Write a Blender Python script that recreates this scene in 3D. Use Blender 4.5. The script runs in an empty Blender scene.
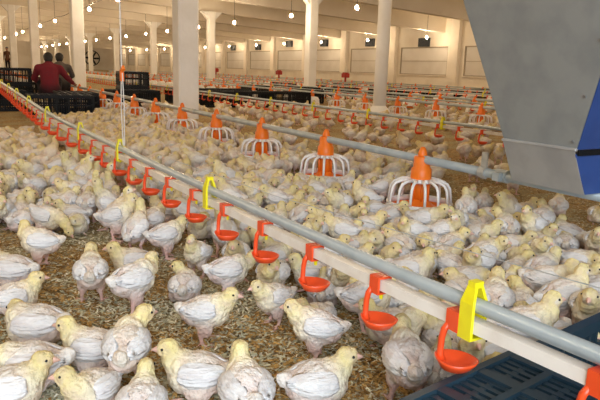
import bpy, bmesh, math, random
import numpy as np
from mathutils import Vector, Matrix, noise
random.seed(7); rng = np.random.default_rng(7)
scene = bpy.context.scene
COL = scene.collection

# ------------------------------------------------------------------ camera, world, light, exposure
FPX = 608.3; YAW, PITCH, ROLL = .5262, .2096, .0326; CH = .7595
FW = Vector((math.sin(YAW)*math.cos(PITCH), math.cos(YAW)*math.cos(PITCH), -math.sin(PITCH)))
R0 = Vector((math.cos(YAW), -math.sin(YAW), 0)); U0 = R0.cross(FW)
RT = R0*math.cos(ROLL)+U0*math.sin(ROLL); UP = -R0*math.sin(ROLL)+U0*math.cos(ROLL)
CAM = Vector((0, 0, CH))
cd = bpy.data.cameras.new('camera'); cam = bpy.data.objects.new('camera', cd); COL.objects.link(cam)
cd.sensor_fit = 'HORIZONTAL'; cd.sensor_width = 36; cd.lens = FPX*36/600; cd.clip_start = .02; cd.clip_end = 300
mw = Matrix((RT, UP, -FW)).transposed().to_4x4(); mw.translation = CAM; cam.matrix_world = mw
scene.camera = cam

world = bpy.data.worlds.new('world'); scene.world = world; world.use_nodes = True
wb = world.node_tree.nodes['Background']; wb.inputs[0].default_value = (.62, .78, 1, 1); wb.inputs[1].default_value = 1.0

def area(name, loc, target, sx, sy, power, color):
    l = bpy.data.lights.new(name, 'AREA'); l.shape = 'RECTANGLE'; l.size = sx; l.size_y = sy; l.energy = power; l.color = color
    o = bpy.data.objects.new(name, l); COL.objects.link(o); o.location = loc
    o.rotation_euler = (Vector(target)-Vector(loc)).to_track_quat('-Z', 'Y').to_euler(); return o
area('gate_daylight', (-.9, -2.5, 1.7), (.3, 1.9, .1), 3.2, 3.0, 165, (.82, .91, 1))
BULB = 430.0
vs = scene.view_settings; vs.view_transform = 'Standard'; vs.look = 'None'; vs.exposure = 0.60; vs.gamma = 1; vs.use_curve_mapping = False

def onz(x, y, z=0.):
    d = FW+RT*((x-300)/FPX)-UP*((y-200)/FPX); return CAM+d*((z-CH)/d.z)

# ------------------------------------------------------------------ materials
MATS = {}
def mat(name, col, rough=.6, metal=0., var=.0, vscale=8., col2=None, bump=0., bscale=60., emit=None, attr=None, objvar=0., stretch=None, spec=.5, cream=False):
    m = bpy.data.materials.new(name); m.use_nodes = True; nt = m.node_tree; N = nt.nodes; L = nt.links
    b = N['Principled BSDF']; b.inputs['Roughness'].default_value = rough; b.inputs['Metallic'].default_value = metal
    b.inputs['Specular IOR Level'].default_value = spec
    c = None
    tc = N.new('ShaderNodeTexCoord'); vec = tc.outputs['Object']
    if stretch:
        mp = N.new('ShaderNodeMapping'); mp.inputs['Scale'].default_value = stretch; L.new(vec, mp.inputs[0]); vec = mp.outputs[0]
    if attr:
        a = N.new('ShaderNodeAttribute'); a.attribute_name = attr; c = a.outputs['Color']
    else:
        r = N.new('ShaderNodeRGB'); r.outputs[0].default_value = (*col, 1); c = r.outputs[0]
    if col2 is not None:
        n = N.new('ShaderNodeTexNoise'); n.inputs['Scale'].default_value = vscale; n.inputs['Detail'].default_value = 6; L.new(vec, n.inputs['Vector'])
        rp = N.new('ShaderNodeValToRGB'); rp.color_ramp.elements[0].position = .42; rp.color_ramp.elements[1].position = .66
        L.new(n.outputs['Fac'], rp.inputs[0])
        mx = N.new('ShaderNodeMixRGB'); mx.inputs[2].default_value = (*col2, 1); L.new(c, mx.inputs[1])
        ml = N.new('ShaderNodeMath'); ml.operation = 'MULTIPLY'; ml.inputs[1].default_value = var; L.new(rp.outputs[0], ml.inputs[0]); L.new(ml.outputs[0], mx.inputs[0]); c = mx.outputs[0]
    if cream:
        oi = N.new('ShaderNodeObjectInfo'); mm = N.new('ShaderNodeMath'); mm.operation = 'MULTIPLY'; mm.inputs[1].default_value = 7.31; fr = N.new('ShaderNodeMath'); fr.operation = 'FRACT'
        L.new(oi.outputs['Random'], mm.inputs[0]); L.new(mm.outputs[0], fr.inputs[0])
        mc = N.new('ShaderNodeMixRGB'); mc.blend_type = 'MULTIPLY'; mc.inputs[2].default_value = (1, .955, .86, 1); L.new(c, mc.inputs[1]); L.new(fr.outputs[0], mc.inputs[0]); c = mc.outputs[0]
    if objvar:
        oi = N.new('ShaderNodeObjectInfo'); hs = N.new('ShaderNodeHueSaturation')
        mr = N.new('ShaderNodeMapRange'); mr.inputs[3].default_value = 1-objvar; mr.inputs[4].default_value = 1+objvar*.6
        L.new(oi.outputs['Random'], mr.inputs[0]); L.new(mr.outputs[0], hs.inputs['Value']); L.new(c, hs.inputs['Color']); c = hs.outputs[0]
    L.new(c, b.inputs['Base Color'])
    if bump:
        n2 = N.new('ShaderNodeTexNoise'); n2.inputs['Scale'].default_value = bscale; n2.inputs['Detail'].default_value = 5; L.new(vec, n2.inputs['Vector'])
        bp = N.new('ShaderNodeBump'); bp.inputs['Strength'].default_value = bump; bp.inputs['Distance'].default_value = .01
        L.new(n2.outputs['Fac'], bp.inputs['Height']); L.new(bp.outputs[0], b.inputs['Normal'])
    if emit:
        b.inputs['Emission Color'].default_value = (*emit[:3], 1); b.inputs['Emission Strength'].default_value = emit[3]
    MATS[name] = m; return m
mat('whitewash', (.86, .80, .70), .9, 0, .55, .9, (.70, .62, .50), .35, 14)
mat('column_white', (.92, .91, .89), .9, 0, .35, 2.2, (.74, .70, .62), .5, 16)
mat('ceiling_paint', (.84, .78, .68), .95, 0, .6, .7, (.66, .58, .47), .25, 10)
mat('beam_paint', (.86, .80, .70), .95, 0, .5, .8, (.70, .62, .50), .25, 10)
mat('window_board', (.72, .69, .64), .6, 0, .6, 1.5, (.62, .58, .52), .1, 20)
mat('window_wood', (.42, .36, .28), .8)
mat('zinc', (.46, .52, .54), .36, .25, .6, 14, (.34, .40, .43), .08, 60)
mat('zinc_bracket', (.60, .62, .61), .45, .6, .5, 30, (.42, .44, .44))
mat('cream_pipe', (.82, .76, .68), .42, 0, .5, 16, (.66, .56, .46), .03, 60)
mat('red_plastic', (.84, .085, .018), .35, 0, .25, 30, (.70, .06, .012))
mat('orange_plastic', (.93, .20, .012), .42, 0, .3, 12, (.74, .13, .012))
mat('yellow_plastic', (.86, .76, .012), .38, 0, .3, 40, (.72, .58, .01))
mat('white_plastic', (.90, .89, .87), .42, 0, .35, 18, (.70, .66, .58))
mat('galvanised', (.335, .36, .365), .48, .45, .7, 9, (.265, .29, .30), .05, 40)
mat('galvanised_pale', (.47, .48, .48), .5, .4, .7, 7, (.37, .37, .38), .05, 40)
mat('blue_panel', (.032, .085, .30), .35, .1, .5, 10, (.02, .06, .22), .04, 30)
mat('crate_plastic', (.016, .038, .056), .36, 0, .4, 12, (.026, .052, .072))
mat('crate_black', (.006, .008, .011), .5, 0, .4, 8, (.012, .014, .018), spec=.25)
mat('crate_blue', (.02, .08, .28), .45)
mat('fan_black', (.018, .024, .034), .5)
mat('cord', (.06, .05, .045), .7)
mat('rope_white', (.74, .71, .66), .8)
mat('bulb_glow', (1, .9, .75), .3, emit=(1, .76, .49, BULB))
mat('feather', (.85, .83, .80), .85, 0, .5, 34, (.62, .47, .41), .9, 105, attr='Col', objvar=.13, spec=.15, cream=True)
mat('wing_feather', (.80, .785, .76), .8, 0, .5, 30, (.60, .53, .53), .9, 70, objvar=.08, stretch=(.4, 1, 2.2), spec=.15)
mat('beak_pink', (.74, .46, .36), .45)
mat('eye_black', (.008, .007, .008), .12)
mat('cloth', (.2, .03, .04), .9, 0, .25, 30, (.05, .04, .05), .3, 120, attr='Col', spec=.2)
mat('hair', (.012, .010, .010), .6, 0, 0, bump=.4, bscale=90)
mat('red_box', (.5, .03, .02), .5)
mat('bolt', (.3, .3, .3), .35, .8)

def litter_mat():
    m = bpy.data.materials.new('litter'); m.use_nodes = True; nt = m.node_tree; N = nt.nodes; L = nt.links; b = N['Principled BSDF']
    b.inputs['Roughness'].default_value = .95; b.inputs['Specular IOR Level'].default_value = .2
    tc = N.new('ShaderNodeTexCoord')
    def nz(s, d=6):
        n = N.new('ShaderNodeTexNoise'); n.inputs['Scale'].default_value = s; n.inputs['Detail'].default_value = d; L.new(tc.outputs['Object'], n.inputs[0]); return n
    big, mid, fine = nz(3.2), nz(26), nz(150, 3)
    vo = N.new('ShaderNodeTexVoronoi'); vo.inputs['Scale'].default_value = 110; L.new(tc.outputs['Object'], vo.inputs['Vector'])
    r1 = N.new('ShaderNodeValToRGB'); e = r1.color_ramp.elements
    e[0].position = .36; e[0].color = (.17, .085, .026, 1); e[1].position = .68; e[1].color = (.52, .34, .14, 1)
    L.new(mid.outputs['Fac'], r1.inputs[0])
    r2 = N.new('ShaderNodeValToRGB'); e = r2.color_ramp.elements
    e[0].position = .3; e[0].color = (.24, .19, .09, 1); e[1].position = .75; e[1].color = (.48, .41, .24, 1); L.new(fine.outputs['Fac'], r2.inputs[0])
    mx = N.new('ShaderNodeMixRGB'); rb = N.new('ShaderNodeValToRGB'); rb.color_ramp.elements[0].position = .42; rb.color_ramp.elements[1].position = .6
    L.new(big.outputs['Fac'], rb.inputs[0]); L.new(rb.outputs[0], mx.inputs[0]); L.new(r1.outputs[0], mx.inputs[1]); L.new(r2.outputs[0], mx.inputs[2])
    sp = N.new('ShaderNodeSeparateXYZ'); L.new(vo.outputs['Color'], sp.inputs[0])
    g = N.new('ShaderNodeMath'); g.operation = 'GREATER_THAN'; g.inputs[1].default_value = .80; L.new(sp.outputs[0], g.inputs[0])
    m2 = N.new('ShaderNodeMixRGB'); m2.inputs[2].default_value = (.55, .46, .28, 1); ml = N.new('ShaderNodeMath'); ml.operation = 'MULTIPLY'; ml.inputs[1].default_value = .6
    L.new(g.outputs[0], ml.inputs[0]); L.new(ml.outputs[0], m2.inputs[0]); L.new(mx.outputs[0], m2.inputs[1]); L.new(m2.outputs[0], b.inputs['Base Color'])
    bp = N.new('ShaderNodeBump'); bp.inputs['Strength'].default_value = .8; bp.inputs['Distance'].default_value = .012
    L.new(mid.outputs['Fac'], bp.inputs['Height']); bp2 = N.new('ShaderNodeBump'); bp2.inputs['Strength'].default_value = .6; bp2.inputs['Distance'].default_value = .006
    L.new(vo.outputs['Distance'], bp2.inputs['Height']); L.new(bp.outputs[0], bp2.inputs['Normal']); L.new(bp2.outputs[0], b.inputs['Normal'])
    MATS['litter'] = m
litter_mat()

# ------------------------------------------------------------------ helpers
def link(name, me, m=None, parent=None, kind=None):
    o = bpy.data.objects.new(name, me); COL.objects.link(o)
    if m is not None and me is not None and not me.materials: me.materials.append(MATS[m])
    if parent is not None: o.parent = parent
    if kind: o['kind'] = kind
    return o
def tag(o, label, cat, group=None, kind=None):
    o['label'] = label; o['category'] = cat
    if group: o['group'] = group
    if kind: o['kind'] = kind
    return o
def empty(name, loc=(0, 0, 0), rz=0.):
    o = bpy.data.objects.new(name, None); COL.objects.link(o); o.location = loc; o.rotation_euler = (0, 0, rz); o.empty_display_size = .05; return o
def struct(name, bm, m, parent=None):
    o = link(name, finish(bm, name), m, parent); 
    if parent is None: o['kind'] = 'structure'
    return o
def finish(bm, name, smooth=False, weld=False):
    bmesh.ops.recalc_face_normals(bm, faces=bm.faces[:])
    me = bpy.data.meshes.new(name); bm.to_mesh(me); bm.free()
    if smooth: me.polygons.foreach_set('use_smooth', [True]*len(me.polygons))
    return me
def box(bm, x0, x1, y0, y1, z0, z1, M=None):
    vs_ = [bm.verts.new((x, y, z)) for x in (x0, x1) for y in (y0, y1) for z in (z0, z1)]
    for f in ((0, 1, 3, 2), (4, 6, 7, 5), (0, 4, 5, 1), (2, 3, 7, 6), (0, 2, 6, 4), (1, 5, 7, 3)): bm.faces.new([vs_[i] for i in f])
    if M is not None:
        for v in vs_: v.co = M @ v.co
    return vs_
def hexa(bm, pts):
    v = [bm.verts.new(p) for p in pts]   # 4 bottom ring, 4 top ring
    for f in ((3, 2, 1, 0), (4, 5, 6, 7), (0, 1, 5, 4), (1, 2, 6, 5), (2, 3, 7, 6), (3, 0, 4, 7)): bm.faces.new([v[i] for i in f])
def tube(bm, pts, rad, n=8, cap=True, squash=None):
    pts = [Vector(p) for p in pts]; rads = rad if isinstance(rad, (list, tuple)) else [rad]*len(pts)
    rings = []; prev = None
    for i, p in enumerate(pts):
        d = (pts[min(i+1, len(pts)-1)]-pts[max(i-1, 0)]).normalized()
        if prev is None:
            a = d.cross(Vector((0, 0, 1)));
            if a.length < .01: a = d.cross(Vector((1, 0, 0)))
            a.normalize()
        else: a = (prev-d*prev.dot(d)).normalized()
        b = d.cross(a); prev = a
        rings.append([bm.verts.new(p+(a*math.cos(2*math.pi*k/n)+b*math.sin(2*math.pi*k/n))*rads[i]) for k in range(n)])
    for i in range(len(rings)-1):
        for k in range(n): bm.faces.new((rings[i][k], rings[i][(k+1) % n], rings[i+1][(k+1) % n], rings[i+1][k]))
    if cap: bm.faces.new(rings[0][::-1]); bm.faces.new(rings[-1])
def lathe(bm, prof, n=20, cx=0., cy=0., closed=False):
    rings = [[bm.verts.new((cx+r*math.cos(2*math.pi*k/n), cy+r*math.sin(2*math.pi*k/n), z)) for k in range(n)] for r, z in prof]
    m = len(rings)
    for i in range(m if closed else m-1):
        A, B = rings[i], rings[(i+1) % m]
        for k in range(n): bm.faces.new((A[k], A[(k+1) % n], B[(k+1) % n], B[k]))
    if not closed: bm.faces.new(rings[0][::-1]); bm.faces.new(rings[-1])

# ------------------------------------------------------------------ the building
WX, LX, FY, NY = 20., -13.8, 86., -2.6
BEAM0, BEAMS = 2.66, .05      # beam underside at the side wall, slope to the ridge
def roofz(x): return 3.3+.10*(WX-x) if x > 3.1 else 3.3+.10*(x-LX)
def beamz(x): return BEAM0+BEAMS*(WX-x) if x > 3.1 else BEAM0+BEAMS*(x-LX)
bm = bmesh.new(); nx, ny = 60, 110
gx = np.linspace(LX, WX, nx); gy = np.concatenate([np.linspace(NY, 8, 60), np.linspace(8.6, FY, ny-60)])
vv = [[bm.verts.new((x, y, .008*noise.noise(Vector((x*1.7, y*1.7, 0))))) for x in gx] for y in gy]
for j in range(ny-1):
    for i in range(nx-1): bm.faces.new((vv[j][i], vv[j][i+1], vv[j+1][i+1], vv[j+1][i]))
fl = link('floor', finish(bm, 'floor', True), 'litter', kind='structure')
# right wall with window recesses
WIN = [20.4-4.45*3+4.45*k for k in range(18)]; WW = 3.4; WZ0, WZ1 = .74, 2.05
bm = bmesh.new(); box(bm, WX+.14, WX+.34, NY, FY, 0, 3.4); box(bm, WX, WX+.14, NY, FY, 0, WZ0); box(bm, WX, WX+.14, NY, FY, WZ1, 3.4)
ys = [NY]+[v for w in WIN for v in (w-WW, w)]+[FY]
for i in range(0, len(ys), 2):
    if ys[i+1] > ys[i]: box(bm, WX, WX+.14, ys[i], ys[i+1], WZ0, WZ1)
struct('wall_right', bm, 'whitewash')
pb = bmesh.new(); box(pb, WX-.16, WX+.01, -.26, .26, 0, 3.35); pme = finish(pb, 'pilaster')
for i, w in enumerate(WIN):
    o = link('trim_%d' % (i+1), pme, 'whitewash', kind='structure'); o.location = (0, w+.52, 0)
bw = bmesh.new(); box(bw, WX+.07, WX+.11, -WW+.05, -.05, WZ0+.05, WZ1-.05); bme = finish(bw, 'pane')
fw_ = bmesh.new()
for z0, z1 in ((WZ0, WZ0+.05), (WZ1-.05, WZ1)): box(fw_, WX+.03, WX+.12, -WW, 0, z0, z1)
for y0, y1 in ((-WW, -WW+.05), (-.05, 0)): box(fw_, WX+.03, WX+.12, y0, y1, WZ0+.05, WZ1-.05)
box(fw_, WX+.05, WX+.115, -WW+.05, -.05, 1.38, 1.405)
fme = finish(fw_, 'window_frame'); sb_ = bmesh.new(); box(sb_, WX-.05, WX+.05, -WW-.03, .03, WZ0-.04, WZ0); sme = finish(sb_, 'window_sill')
for i, w in enumerate(WIN):
    e = empty('window_%d' % (i+1), (0, w, 0)); e['kind'] = 'structure'
    link('pane', bme, 'window_board', e); link('window_frame', fme, 'window_wood', e); link('window_sill', sme, 'whitewash', e)
bm = bmesh.new(); box(bm, LX-.3, LX, NY, FY, 0, 3.4); struct('wall_left', bm, 'whitewash')
bm = bmesh.new(); box(bm, LX, WX, FY, FY+.3, 0, 5.2); struct('wall_far', bm, 'whitewash')
bm = bmesh.new(); box(bm, LX, -2.7, NY-.3, NY, 0, 5.2); box(bm, .9, WX, NY-.3, NY, 0, 5.2); box(bm, -2.7, .9, NY-.3, NY, 3.3, 5.2); struct('wall_near', bm, 'whitewash')
bm = bmesh.new()
for xa, xb in ((LX-.3, 3.1), (3.1, WX+.34)):
    za, zb = roofz(xa), roofz(xb)
    hexa(bm, [(xa, NY-.3, za), (xb, NY-.3, zb), (xb, FY+.3, zb), (xa, FY+.3, za), (xa, NY-.3, za+.2), (xb, NY-.3, zb+.2), (xb, FY+.3, zb+.2), (xa, FY+.3, za+.2)])
ceil = struct('ceiling', bm, 'ceiling_paint')
bm = bmesh.new()
for xa, xb in ((LX, 3.1), (3.1, WX)):
    hexa(bm, [(xa, -.16, beamz(xa)), (xb, -.16, beamz(xb)), (xb, .16, beamz(xb)), (xa, .16, beamz(xa)), (xa, -.16, roofz(xa)+.02), (xb, -.16, roofz(xb)+.02), (xb, .16, roofz(xb)+.02), (xa, .16, roofz(xa)+.02)])
beam_me = finish(bm, 'roof_beam')
BY = [.22+4.33*k for k in range(0, 20)]
for y in BY:
    o = link('roof_beam', beam_me, 'beam_paint', ceil); o.location = (0, y, 0)
bm = bmesh.new(); box(bm, -.07, .07, NY, FY, -.16, .02); pur = finish(bm, 'purlin')
for x in (-10.5, -7, -3.5, 0, 6.6, 13.4, 16.8): 
    o = link('purlin', pur, 'beam_paint', ceil); o.location = (x, 0, roofz(x))
# columns
def column_mesh(top, w, name):
    b = bmesh.new(); n = 14; prev = None; rnd = random.Random(3)
    for i in range(n+1):
        z = -.02+(top+.02)*i/n; j = .004
        ring = [b.verts.new((sx*w/2*(1+rnd.uniform(-j, j)*2)+cx, sy*w/2+cy, z)) for sx, sy, cx, cy in ((-1, -1, .025, 0), (-1, -1, 0, .025), (-1, 1, 0, -.025), (-1, 1, .025, 0), (1, 1, -.025, 0), (1, 1, 0, -.025), (1, -1, 0, .025), (1, -1, -.025, 0))]
        if prev:
            for k in range(8): b.faces.new((prev[k], prev[(k+1) % 8], ring[(k+1) % 8], ring[k]))
        else: b.faces.new(ring[::-1])
        prev = ring
    b.faces.new(prev)
    return finish(b, name)
for X, ys_ in ((3.12, [8.88, 17.35, 26.2, 34.7, 43.4, 52, 60.6, 69.2, 77.8]), (10.3, [17.35, 26.0, 34.66, 43.3, 52, 60.6, 69.2, 77.8]), (-6.6, [17.3, 34.6, 52, 69])):
    me = column_mesh(beamz(X), .31, 'column')
    for y in ys_:
        e = empty('column', (X, y, 0)); e['kind'] = 'structure'
        link('shaft', me, 'column_white', e)
        b = bmesh.new(); t = beamz(X)
        for s in (-1, 1): hexa(b, [(s*.14, -.13, t-.32), (s*.17, -.13, t-.32), (s*.17, .13, t-.32), (s*.14, .13, t-.32), (s*.14, -.13, t-.01), (s*.48, -.13, t-.01), (s*.48, .13, t-.01), (s*.14, .13, t-.01)])
        link('bracket', finish(b, 'bracket'), 'column_white', e)
e = empty('column', (6.62, 8.72, 0)); e['kind'] = 'structure'
b = bmesh.new(); lathe(b, [(.115, -.02), (.112, 1.2), (.112, 2.4), (.115, beamz(6.62))], 20); link('shaft', finish(b, 'post_shaft', True), 'column_white', e)
b = bmesh.new(); lathe(b, [(.2, -.02), (.2, .10), (.15, .16), (.113, .2)], 20); link('base', finish(b, 'post_base', False), 'column_white', e)

# ------------------------------------------------------------------ bulbs
b = bmesh.new(); lathe(b, [(.006, -.062), (.03, -.052), (.042, -.03), (.045, -.008), (.038, .018), (.022, .04), (.019, .05)], 12); glass_me = finish(b, 'glass', True)
b = bmesh.new(); lathe(b, [(.021, .048), (.023, .052), (.023, .085), (.012, .098), (.006, .1)], 10); sock_me = finish(b, 'socket')
ROWS = [(4.0, 'hanging bulb row over the second drinker line', [5.4, 9.1, 12.8, 16.5, 20.1, 23.2, 26.9, 31.2, 35.1, 38.6, 42.2, 46, 50.3, 54, 58, 62, 66, 70, 74, 78, 82]),
        (9.35, 'hanging bulb row over the middle feeder lines', [6.2, 9.8, 13.5, 17.0, 21.3, 25.0, 29.2, 32.8, 36.9, 40.9, 45, 49, 53, 57, 61, 65, 69, 73, 77, 81]),
        (18.9, 'hanging bulb row along the window wall', [13.2, 17.5, 21.7, 26.2, 30.7, 35.2, 39.3, 44, 49, 54, 60, 66, 73, 80]),
        (-1.35, 'hanging bulb row beyond the left edge', [1.7, 5.4, 9.1, 12.8, 16.5, 20.2, 26, 34, 42, 50, 58, 66, 74, 81])]
NUM = 'one two three four five six seven eight nine ten eleven twelve thirteen fourteen fifteen sixteen seventeen eighteen nineteen twenty twenty-one twenty-two twenty-three twenty-four'.split()
for X, grp, ylist in ROWS:
    nvis = 0
    for i, y in enumerate(ylist):
        t = empty('light_bulb', (X, y, 2.4))
        rt = min(roofz(X), 9)-2.4
        where = {4.0: 'second drinker line', 9.35: 'middle feeder lines', 18.9: 'windowed side wall', -1.35: 'left part of the house'}[X]
        d = Vector((X, y, 2.4))-CAM; uu = 300+FPX*d.dot(RT)/d.dot(FW); vv_ = 200-FPX*d.dot(UP)/d.dot(FW)
        if 0 < uu < 600 and -6 < vv_ < 400:
            nvis += 1; tag(t, 'glowing bulb, number %s from the near end, row along the %s' % (NUM[nvis-1], where), 'bulb', grp)
        else: tag(t, 'bare bulb outside the picture, in the row along the '+where, 'bulb', grp)
        link('glass', glass_me, 'bulb_glow', t); link('socket', sock_me, 'cord', t)
        c = bmesh.new(); tube(c, [(0, 0, .095), (0.004, 0, rt*.5), (0, 0, rt)], .006, 5); link('wire', finish(c, 'wire'), 'cord', t)
c = bmesh.new(); pts = []
yl = ROWS[0][2][4:]
for a, bb in zip(yl[:-1], yl[1:]):
    for k in range(6): pts.append((4.05, a+(bb-a)*k/6, 2.55-.06*math.sin(math.pi*k/6)))
pts = [(4.05, 5, 2.55)]+pts
tube(c, pts, .008, 5); tag(link('power_cable', finish(c, 'power_cable'), 'cord'), 'dark power cable strung along the left row of bulbs', 'cable')

# wall fans (dark boxes)
b = bmesh.new(); box(b, -.10, .0, -.36, .36, -.2, .2); fanb = finish(b, 'housing')
b = bmesh.new()
for k in range(6): box(b, -.125, -.10, -.33, .33, -.17+.06*k, -.145+.06*k)
box(b, -.12, -.1, -.36, -.33, -.2, .2); box(b, -.12, -.1, .33, .36, -.2, .2); fang = finish(b, 'louvre')
for i, (y, z) in enumerate([(23.05, 2.26), (27.4, 2.35), (32.05, 2.42), (36.4, 2.46), (41.1, 2.32), (45.6, 2.34), (50.2, 2.34), (54.7, 2.34), (59, 2.34)]):
    t = empty('wall_vent', (WX, y, z)); nth = ['nearest the grey hopper', 'partly behind the round white post', 'just right of the tall bracketed column', 'left of the tall bracketed column', 'third left of the bracketed column', 'fourth left of the bracketed column', 'fifth left of the bracketed column', 'second farthest along the wall', 'farthest along the wall'][i]
    tag(t, 'small black louvred vent box on the window wall, '+nth, 'vent', 'vent boxes above the windows')
    link('housing', fanb, 'fan_black', t)
    for k in range(1): link('louvre', fang, 'fan_black', t)
# round fan on far wall
t = empty('wall_fan', (17.2, FY-.02, 1.5)); tag(t, 'round dark ventilation fan on the far end wall', 'fan')
def rotx(bm_): 
    for v in bm_.verts: v.co = Vector((v.co.x, -v.co.z, v.co.y))
b = bmesh.new(); lathe(b, [(1.0, 0), (1.0, .25), (.9, .25), (.9, .02)], 24, closed=True); rotx(b); link('ring', finish(b, 'ring'), 'fan_black', t)
for k in range(6):
    b = bmesh.new(); box(b, .1, .88, -.12, .12, .08, .1, Matrix.Rotation(k*math.pi/3, 4, 'Z')@Matrix.Rotation(.4, 4, 'X')); rotx(b); link('blade', finish(b, 'blade'), 'fan_black', t)

# ------------------------------------------------------------------ feeder lines
FH = .301
b = bmesh.new()
lathe(b, [(.056, .185), (.058, .192), (.056, .25), (.047, .258), (.046, .312), (.042, .318), (.02, .319)], 16)      # clamp body round the tube
lathe(b, [(.027, .316), (.026, .330), (.020, .352), (.012, .368), (.003, .370)], 14)     # cone top
lathe(b, [(.045, .06), (.044, .15), (.043, .19), (.040, .191)], 16)                     # inner cylinder
lathe(b, [(.096, .03), (.094, .037), (.074, .046), (.050, .075), (.044, .08)], 20)      # flared skirt
for k in range(6):
    a = k*math.pi/3; box(b, .040, .054, -.006, .006, .06, .185, Matrix.Rotation(a, 4, 'Z'))
feed_core = finish(b, 'core', True)
b = bmesh.new()
lathe(b, [(.050, .194), (.070, .194), (.078, .184), (.078, .174), (.050, .180)], 24, closed=True)
for k in range(14):
    a = 2*math.pi*k/14; ca, sa = math.cos(a), math.sin(a)
    tube(b, [(r*ca, r*sa, z) for r, z in ((.070, .186), (.112, .183), (.146, .170), (.162, .146), (.169, .105), (.174, .052))], [.0105, .0095, .0085, .008, .0075, .0075], 6)
feed_grill = finish(b, 'grill', True)
b = bmesh.new(); lathe(b, [(.182, .030), (.185, .062), (.179, .068), (.164, .062), (.162, .046), (.166, .032)], 32, closed=True); feed_rim = finish(b, 'pan_rim', True)
b = bmesh.new(); lathe(b, [(.11, .004), (.15, .006), (.176, .024), (.181, .042), (.170, .042), (.148, .014), (.06, .010), (.02, .02)], 32); feed_pan = finish(b, 'pan', True)
b = bmesh.new()   # far feeder in two shapes
lathe(b, [(.046, .06), (.05, .29), (.034, .32), (.02, .352), (.004, .366)], 8); lathe(b, [(.17, .006), (.18, .04), (.1, .03), (.05, .07)], 10); far_core = finish(b, 'core')
b = bmesh.new(); lathe(b, [(.07, .21), (.13, .195), (.16, .15), (.172, .05), (.166, .05), (.152, .148), (.125, .188), (.07, .203)], 10, closed=True); far_grill = finish(b, 'grill')
def feeder_line(X, ystart, n, yend0, yend1, label, detail, skip=()):
    t = empty('feeder_line', (X, ystart, 0)); tag(t, label, 'feeder line', 'feeder lines')
    b = bmesh.new(); seg = np.linspace(yend0-ystart, yend1-ystart, 12); tube(b, [(0, y, FH) for y in seg], .0225, 14 if detail else 8); link('auger_tube', finish(b, 'auger_tube', True), 'zinc', t)
    for k in range(n):
        if k in skip: continue
        rz = random.uniform(0, .4)
        fd = link('feeder', feed_core if k < detail else far_core, 'orange_plastic', t); fd.location = (0, k, 0); 
        if k < detail:
            g = link('grill', feed_grill, 'white_plastic', fd); g.rotation_euler = (0, 0, rz)
            p = link('pan', feed_pan, 'orange_plastic', fd); link('pan_rim', feed_rim, 'white_plastic', fd)
        else: link('grill', far_grill, 'white_plastic', fd)
    return t
F1 = feeder_line(2.26, 2.558, 34, .6, 37, 'nearest feeder line of round orange pans, running into the grey hopper', 14)
for y in (6.2, 9.1, 12): 
    b = bmesh.new(); tube(b, [(0, y-2.558-.04, FH), (0, y-2.558+.04, FH)], .027, 14); link('coupling', finish(b, 'coupling'), 'zinc_bracket', F1)
# bracket and coupling beside the hopper
b = bmesh.new(); box(b, -.004, .004, -.018, .018, .27, .40); tube(b, [(0, -.02, FH), (0, .02, FH)], .027, 14); o = link('hanger_bracket', finish(b, 'hanger_bracket'), 'zinc_bracket', F1); o.location = (-.006, 2.10-2.558, 0)
b = bmesh.new(); tube(b, [(0, -.035, FH), (0, .035, FH)], .031, 14); box(b, -.05, -.02, -.02, .02, FH-.02, FH+.02); o = link('coupling', finish(b, 'coupling'), 'zinc', F1); o.location = (0, 1.985-2.558, 0)
for X, y0, n, lab, det in ((7.02, 3.70, 36, 'second feeder line, running past the round white post', 8), (9.25, 7.03, 34, 'third feeder line, beyond the round white post', 0), (12.3, 7.4, 38, 'fourth feeder line, on the window side of the columns', 0), (15.3, 8.2, 38, 'fifth feeder line, second from the window wall', 0), (18.2, 9.4, 38, 'farthest feeder line, beside the window wall', 0)):
    feeder_line(X, y0, n, y0-.5, y0+n, lab, det)
feeder_line(-1.6, 14.4, 30, 14, 45, 'feeder line left of the near drinker line, in the far left distance', 0)

# ------------------------------------------------------------------ drinker lines
b = bmesh.new()     # cup with clamp, local origin on the water pipe axis; arm on the -x/+y side
box(b, -.0185, .0185, -.016, .016, .0135, .0185); box(b, -.0185, -.0135, -.016, .016, -.018, .0135); box(b, .0135, .0185, -.016, .016, -.018, .0135); box(b, -.0185, .0185, -.016, .016, -.022, -.018)
drk_clamp = finish(b, 'drinker')
b = bmesh.new(); tube(b, [(-.012, .012, -.012), (-.018, .018, -.026), (-.020, .021, -.045), (-.021, .022, -.078), (-.018, .019, -.092)], [.007, .007, .0066, .0066, .009], 8); drk_arm = finish(b, 'arm', True)
b = bmesh.new(); n = 24; prof = [(.010, -.108), (.026, -.104), (.036, -.091), (.039, -.084), (.0362, -.084), (.024, -.097), (.006, -.101)]
rings = []
for r, z in prof:
    ring = []
    for k in range(n):
        a = 2*math.pi*k/n; lip = 1+.16*max(0, math.cos(a-math.radians(-45)))**6+.05*max(0, math.cos(a-math.radians(135)))**4
        zz = z+(.005*max(0, math.cos(a-math.radians(135)))**2 if r > .03 else 0)
        ring.append(b.verts.new((r*lip*math.cos(a), r*lip*math.sin(a), zz)))
    rings.append(ring)
for A, B in zip(rings[:-1], rings[1:]):
    for k in range(n): b.faces.new((A[k], A[(k+1) % n], B[(k+1) % n], B[k]))
b.faces.new(rings[0][::-1]); b.faces.new(rings[-1]); drk_cup = finish(b, 'cup', True)
b = bmesh.new(); tube(b, [(.004, 0, -.02), (.004, 0, -.038)], [.006, .004], 8); drk_nip = finish(b, 'nipple')
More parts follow.
